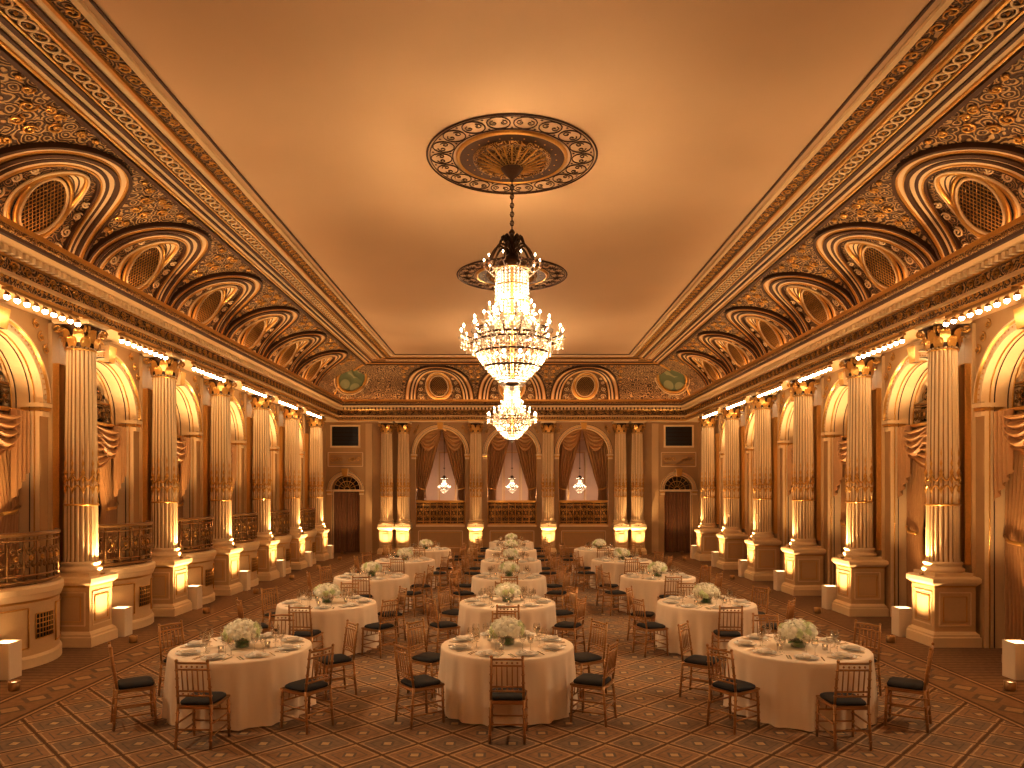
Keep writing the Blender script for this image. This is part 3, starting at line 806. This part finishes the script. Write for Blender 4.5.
def chandelier():
    b=MB(); Z=lambda z: z-ZC
    b.lathe([(.02,-.35),(.05,-.32),(.12,-.25),(.17,-.18)],16,'bronze_brown')
    zz=Z(7.60)
    k=0
    while zz>Z(6.75):
        a=(k%2)*pi/2
        b.tube([(.028*cos(q*pi/4)*cos(a),.028*cos(q*pi/4)*sin(a),zz+.045*sin(q*pi/4)) for q in range(8)],.009,4,'bronze_brown',True)
        zz-=.07; k+=1
    b.tube([(0,0,Z(7.62)),(0,0,Z(6.7))],.010,5,'bronze_brown')
    b.lathe([(.01,Z(6.8)),(.05,Z(6.76)),(.03,Z(6.70)),(.07,Z(6.64)),(.09,Z(6.58)),(.04,Z(6.5)),(.06,Z(6.4)),(.15,Z(6.32)),(.22,Z(6.27)),(.26,Z(6.22)),(.26,Z(6.18)),(.24,Z(6.16))],20,'bronze_brown')
    for k in range(10):
        a=2*pi*k/10
        pts=[]
        for t in range(12):
            q=t/11; r=.06+.38*q; z=6.42+.16*sin(q*pi*1.3)-.10*q
            pts.append((r*cos(a),r*sin(a),Z(z)))
        b.tube(pts,.018,5,'bronze_brown')
        cx,cy=.44*cos(a),.44*sin(a)
        b.lathe([(.0,-.02),(.04,0),(.05,.02)],8,'bronze_brown',(cx,cy,Z(6.20)))
        b.lathe([(.014,0),(.014,.08)],6,'linen',(cx,cy,Z(6.21))); b.octa((cx,cy,Z(6.32)),.014,.028,'bulb')
        pts=[(lerp(.05,.22,t/6)*cos(a+.3),lerp(.05,.22,t/6)*sin(a+.3),Z(6.52+.16*sin(t/6*pi))) for t in range(7)]
        b.tube(pts,[.02,.03,.034,.03,.02,.012,.005],4,'bronze_brown')
        for q in range(7): b.octa((lerp(.42,.26,q/6)*cos(a),lerp(.42,.26,q/6)*sin(a),Z(6.18-.05*sin(q/6*pi))),.014,.022,'crystal')
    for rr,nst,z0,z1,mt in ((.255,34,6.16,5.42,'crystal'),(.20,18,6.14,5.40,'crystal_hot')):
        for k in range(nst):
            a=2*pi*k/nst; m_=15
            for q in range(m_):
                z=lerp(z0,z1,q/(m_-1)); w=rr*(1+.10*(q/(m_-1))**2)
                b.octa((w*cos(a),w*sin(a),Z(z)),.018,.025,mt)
    for z,r in ((6.16,.265),(5.9,.262),(5.64,.275),(5.40,.30)): b.tube([(r*cos(2*pi*k/28),r*sin(2*pi*k/28),Z(z)) for k in range(28)],.014,4,'gilt',True)
    for k in range(40):
        a=2*pi*k/40
        for q in range(9):
            t=q/8; r=lerp(.29,.50,t**1.4); z=5.40-.28*t
            b.octa((r*cos(a),r*sin(a),Z(z)),.018,.024,'crystal')
    b.tube([(.51*cos(2*pi*k/36),.51*sin(2*pi*k/36),Z(5.11)) for k in range(36)],.02,5,'bronze_brown',True)
    def arms(n,R,zr,z1,off,r0=.3):
        for k in range(n):
            a=2*pi*(k+off)/n; pts=[]
            for t in range(12):
                q=t/11; r=lerp(r0,R,q); z=lerp(zr,z1,q)-.10*sin(q*pi*1.5 if q<.67 else pi)-.04*sin(q*pi)
                pts.append((r*cos(a),r*sin(a),Z(z)))
            b.tube(pts,.014,5,'bronze_brown')
            cx,cy=R*cos(a),R*sin(a)
            b.lathe([(.0,-.03),(.045,.0),(.055,.02),(.05,.02),(.0,.01)],8,'crystal',(cx,cy,Z(z1)))
            b.lathe([(.014,.01),(.014,.10)],6,'linen',(cx,cy,Z(z1)))
            b.octa((cx,cy,Z(z1+.14)),.018,.036,'bulb')
            for q in range(3): b.octa((cx,cy,Z(z1-.06-.05*q)),.016,.024,'crystal')
            a2=2*pi*(k+1+off)/n
            for q in range(1,8):
                aa=lerp(a,a2,q/8); b.octa((R*.97*cos(aa),R*.97*sin(aa),Z(z1-.02-.12*sin(pi*q/8))),.014,.02,'crystal')
            for q in range(1,9):
                rr=lerp(R,.5,q/9); b.octa((rr*cos(a),rr*sin(a),Z(lerp(z1,5.12,q/9)-.08*sin(pi*q/9))),.014,.02,'crystal')
    arms(16,.80,5.02,5.08,0); arms(12,.60,5.16,5.26,.5)
    arms(8,.36,5.40,5.48,.25,.2)
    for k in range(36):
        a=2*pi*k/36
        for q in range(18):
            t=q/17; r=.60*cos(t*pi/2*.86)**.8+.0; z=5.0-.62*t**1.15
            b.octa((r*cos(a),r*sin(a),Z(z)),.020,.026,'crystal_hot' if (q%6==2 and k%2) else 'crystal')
    for r,z in ((.61,5.02),(.575,4.84),(.46,4.62)): b.tube([(r*cos(2*pi*k/36),r*sin(2*pi*k/36),Z(z)) for k in range(36)],.018,4,'bronze_brown',True)
    for k in range(30):
        a=2*pi*k/30
        for q in range(3): b.octa((.62*cos(a),.62*sin(a),Z(4.96-.06*q)),.016,.03,'crystal')
    b.lathe([(.16,Z(4.42)),(.10,Z(4.36)),(.03,Z(4.33)),(.0,Z(4.32))],12,'bronze_brown')
    b.sph((0,0,Z(4.30)),.045,10,8,'crystal')
    for k in range(6): b.sph((.12*cos(k*pi/3),.12*sin(k*pi/3),Z(5.75)),.03,6,5,'bulb'); b.sph((.25*cos(k*pi/3),.25*sin(k*pi/3),Z(4.85)),.03,6,5,'bulb')
    b.lathe([(.03,Z(6.2)),(.03,Z(4.4))],8,'gilt')
    return b.mesh('crystal_chandelier')
chm=chandelier()
for i,y in enumerate((CHY[0],CHY[2],-1.0)):  # the last one hangs unseen behind the camera, added to light front tables
    put(chm,'crystal_chandelier',T((0,y,ZC)))
    for dz in (5.25,4.75):
        for a in (0,pi):
            point('chandelier_light',(.42*cos(a),y+.42*sin(a),dz),150 if i<2 else 230,r=.06)
    point('chandelier_light',(0,y,5.75),65,r=.1)
for x in (-3.1,0,3.1):
    F=FR('E',x)
    root=put(chm,'crystal_chandelier',F@T((0,-1.7,3.80))@Matrix.Scale(.34,4))
    c_=MB(); c_.tube([(0,-1.7,3.72),(0,-1.7,5.7)],.012,5,'bronze_brown'); o=c_.build('pendant_rod',F)
    o.parent=root; o.matrix_parent_inverse=root.matrix_world.inverted()
    point('alcove_light',F@Vector((.0,-1.5,2.2)),60,col=(1,.70,.50),r=.08)
    spot('curtain_spot',F@Vector((0,-.2,1.5)),F@Vector((0,-.65,4.6)),90,80,.8)

# ================================================================== TABLES
def table_mesh():
    b=MB(); R=.83; n=144; zt=.76
    nf=17
    def fold(a,t): return 1+ t*(.030*sin(nf*a)+.016*sin((nf*2-3)*a+1)+.012*sin(5*a))
    rows=[(0,zt),(R*.5,zt),(R*.97,zt),(R*.992,zt-.006),(R,zt-.02),(R*1.003,zt-.08)]
    for q in range(1,9): rows.append((R*(1.003+.035*q/8),lerp(zt-.08,.012,q/8)))
    def fn(i,j):
        a=2*pi*i/n; r,z=rows[j]; t=max(0,(zt-.03-z)/zt)
        k=fold(a,t**.6 if t>0 else 0) if t>0 else 1
        return (r*k*cos(a),r*k*sin(a),z)
    b.grid(fn,n,len(rows),'linen',True,True)
    return b.mesh('round_banquet_table')
def setting_mesh(seed):
    b=MB(); z=.762
    for k in range(8):
        a=2*pi*k/8+pi/8+.0
        M=Matrix.Rotation(a,4,'Z')@T((.62,0,z)); b.xf=xf_of(M)
        b.lathe([(0,.003),(.09,.003),(.135,.012),(.14,.015),(.135,.010),(.09,.0)],24,'porcelain')
        b.lathe([(0,.018),(.07,.018),(.10,.026),(.10,.022)],20,'porcelain')
        b.box((0,0,.032),(.16,.07,.022),'napkin'); b.box((0,0,.046),(.12,.05,.012),'napkin')
        b.box((0,-.175,.003),(.19,.018,.004),'silver'); b.box((0,-.205,.003),(.17,.014,.004),'silver'); b.box((0,.175,.003),(.20,.016,.004),'silver')
        for (gx,gy,s_) in ((-.17,.12,1.0),(-.20,.03,1.15)):
            b.lathe([(.034*s_,.0),(.034*s_,.003),(.005,.008),(.005,.09*s_),(.02*s_,.10*s_),(.038*s_,.13*s_),(.040*s_,.16*s_),(.033*s_,.20*s_)],12,'clear_glass',(gx,gy,0))
            b.lathe([(.0,.105*s_),(.034*s_,.13*s_),(.037*s_,.15*s_),(0,.15*s_)],10,'clear_glass',(gx,gy,0))
    b.xf=None
    for k in range(3):
        a=2*pi*k/3+.3; x,y=.31*cos(a),.31*sin(a)
        b.lathe([(0,0),(.03,0),(.035,.07),(.032,.07),(.028,.01)],12,'clear_glass',(x,y,z)); b.lathe([(0,.03),(.026,.03),(.026,.005)],10,'napkin',(x,y,z)); b.octa((x,y,z+.05),.006,.014,'flame')
    return b.mesh('table_place_settings')
def flower_mesh(seed):
    rnd=random.Random(seed); b=MB(); z=.762
    b.lathe([(0,0),(.085,0),(.095,.03),(.10,.11),(.095,.115),(.085,.03)],20,'clear_glass',(0,0,z))
    b.lathe([(0,.005),(.08,.005),(.088,.09),(0,.09)],16,'leaf_green',(0,0,z))
    for k in range(34):
        t=(k+.5)/34; ph=k*2.39996
        zz=1-1.15*t; rr=sqrt(max(0,1-zz*zz)) if zz>-.2 else .97
        c=(.18*rr*cos(ph),.18*rr*sin(ph),z+.16+.12*zz)
        r=rnd.uniform(.05,.068); mt='petal_green' if rnd.random()<.25 else 'petal_white'
        b.sph(c,r*.82,8,6,mt)
        for q in range(16):
            a=rnd.uniform(0,2*pi); e=rnd.uniform(-.5,1.4); d=Vector((cos(e)*cos(a),cos(e)*sin(a),sin(e)))
            p=Vector(c)+d*r; t1=d.orthogonal().normalized(); t2=d.cross(t1); s_=.017
            an=rnd.uniform(0,pi)
            for w in range(4):
                e1=t1*cos(an+w*pi/2)+t2*sin(an+w*pi/2); e2=d.cross(e1)
                b.poly([p,p+e1*s_*.6+e2*s_*.5+d*.003,p+e1*s_*1.3+d*.007,p+e1*s_*.6-e2*s_*.5+d*.003],mt)
    for k in range(16):
        a=2*pi*k/16+rnd.uniform(-.1,.1); l=rnd.uniform(.06,.10); base=Vector((.17*cos(a),.17*sin(a),z+.10)); d=Vector((cos(a),sin(a),rnd.uniform(-.3,.3))).normalized(); s_=Vector((-sin(a),cos(a),0))*.025
        b.poly([base,base+d*l*.5+s_,base+d*l,base+d*l*.5-s_],'leaf_green')
    return b.mesh('flower_centerpiece')
def chair_mesh():
    b=MB(); g='chair_gold'
    def leg(p0,p1,r=.0135):
        b.tube([p0,p1],r,8,g)
        a,c=Vector(p0),Vector(p1); n=4
        for i in range(1,n+1):
            q=a.lerp(c,i/(n+1)); d=(c-a).normalized()*.006
            b.tube([q-d,q+d],r*1.45,8,g)
    for sx in (-1,1):
        leg((sx*.195,.20,0),(sx*.19,.185,.44),.0155)
        leg((sx*.185,-.22,0),(sx*.175,-.185,.46),.0155)
        leg((sx*.175,-.185,.46),(sx*.165,-.245,.92),.0145)
        b.sph((sx*.165,-.246,.925),.018,8,6,g)
        for z in (.14,.26): b.tube([(sx*.194,.197,z),(sx*.183,-.212,z)],.010,6,g)
        b.tube([(sx*.19,.19,.42),(sx*.177,-.19,.42)],.012,6,g)
    for z in (.17,.30): b.tube([(-.194,.195,z),(.194,.195,z)],.010,6,g)
    b.tube([(-.182,-.205,.20),(.182,-.205,.20)],.010,6,g)
    for x in (-.10,0,.10): b.tube([(x,.195,.30),(x*.9,.19,.42)],.007,6,g)
    b.tube([(-.19,.19,.42),(.19,.19,.42)],.012,6,g); b.tube([(-.177,-.19,.42),(.177,-.19,.42)],.012,6,g)
    b.poly([(-.20,.205,.44),(.20,.205,.44),(.185,-.20,.44),(-.185,-.20,.44)],g)
    b.grid(lambda i,j:[(-.205,.21,.43+.02*j),(.205,.21,.43+.02*j),(.187,-.195,.43+.02*j),(-.187,-.195,.43+.02*j)][i],4,2,g,False,True)
    def cu(i,j):
        a=2*pi*i/28; q=[0,.55,.85,.97,1.0,.98][j]; z=[.505,.503,.495,.48,.465,.451][j]
        c_,s_=cos(a),sin(a); e=.35
        x=(abs(c_)**e)*(1 if c_>0 else -1)*.195*q; y=(abs(s_)**e)*(1 if s_>0 else -1)*.192*q
        return (x*(1-.06*(y<0)),y+.005,z)
    b.grid(cu,28,6,'cushion_black',True,True)
    def bx(z): return -.185-(z-.46)/.46*.06
    for z,r in ((.90,.013),(.83,.011),(.60,.011),(.55,.011)):
        w=.175-(z-.46)*.02
        b.tube([(-w,bx(z),z),(0,bx(z)-.012,z+.004),(w,bx(z),z)],r,8,g)
    for x in (-.11,-.055,0,.055,.11):
        b.tube([(x,bx(.6)-.01,.60),(x,bx(.72)-.01,.72),(x,bx(.83)-.01,.83)],.0075,6,g)
        b.sph((x,bx(.865)-.01,.865),.013,6,5,g); b.sph((x,bx(.575)-.01,.575),.011,6,5,g)
    return b.mesh('dining_chair')
tmh=table_mesh(); chm_=chair_mesh(); sets=[setting_mesh(i) for i in range(2)]; fls=[flower_mesh(i) for i in range(3)]
tabs=[(-.06,8.96),(-.08,12.4),(-.07,16.1),(-.03,19.8),(-.03,23.5),(-.03,26.9),
      (-3.32,8.8),(-3.18,12.3),(-3.16,16.1),(-2.98,19.9),(-2.85,23.6),
      (3.52,8.8),(3.34,12.3),(3.28,16.1),(3.05,19.9),(2.88,23.6)]
for ti,(x,y) in enumerate(tabs):
    rr=random.Random(ti)
    put(tmh,'round_banquet_table',T((x,y,0))@Matrix.Rotation(ti*.7,4,'Z'))
    put(sets[ti%2],'table_place_settings',T((x,y,0))@Matrix.Rotation(ti*.3,4,'Z'))
    put(fls[ti%3],'flower_centerpiece',T((x,y,0))@Matrix.Rotation(ti*1.1,4,'Z'))
    for k in range(6):
        a=-pi/2+k*pi/3+rr.uniform(-.06,.06); 
        if k==0: a=-pi/2+rr.uniform(-.03,.03)
        d=1.15+rr.uniform(-.01,.05)
        px_,py_=x+d*cos(a),y+d*sin(a)
        rot=atan2(-sin(a),-cos(a))-pi/2+rr.uniform(-.12,.12)
        put(chm_,'dining_chair',T((px_,py_,0))@Matrix.Rotation(rot,4,'Z'))

# ================================================================== CAMERA / WORLD
cam=bpy.data.cameras.new('camera'); co=bpy.data.objects.new('camera',cam); COL.objects.link(co)
co.location=(0,0,H_CAM); co.rotation_euler=(pi/2,0,0)
cam.sensor_width=36; cam.lens=36*715/1024; cam.shift_y=(491-384)/1024; cam.clip_end=200
scene.camera=co
w=bpy.data.worlds.new('world'); scene.world=w; w.use_nodes=True
w.node_tree.nodes['Background'].inputs[0].default_value=(.06,.035,.018,1); w.node_tree.nodes['Background'].inputs[1].default_value=.5
scene.view_settings.view_transform='Standard'
scene.view_settings.look='None'
scene.view_settings.exposure=0.1
scene.view_settings.gamma=0.88
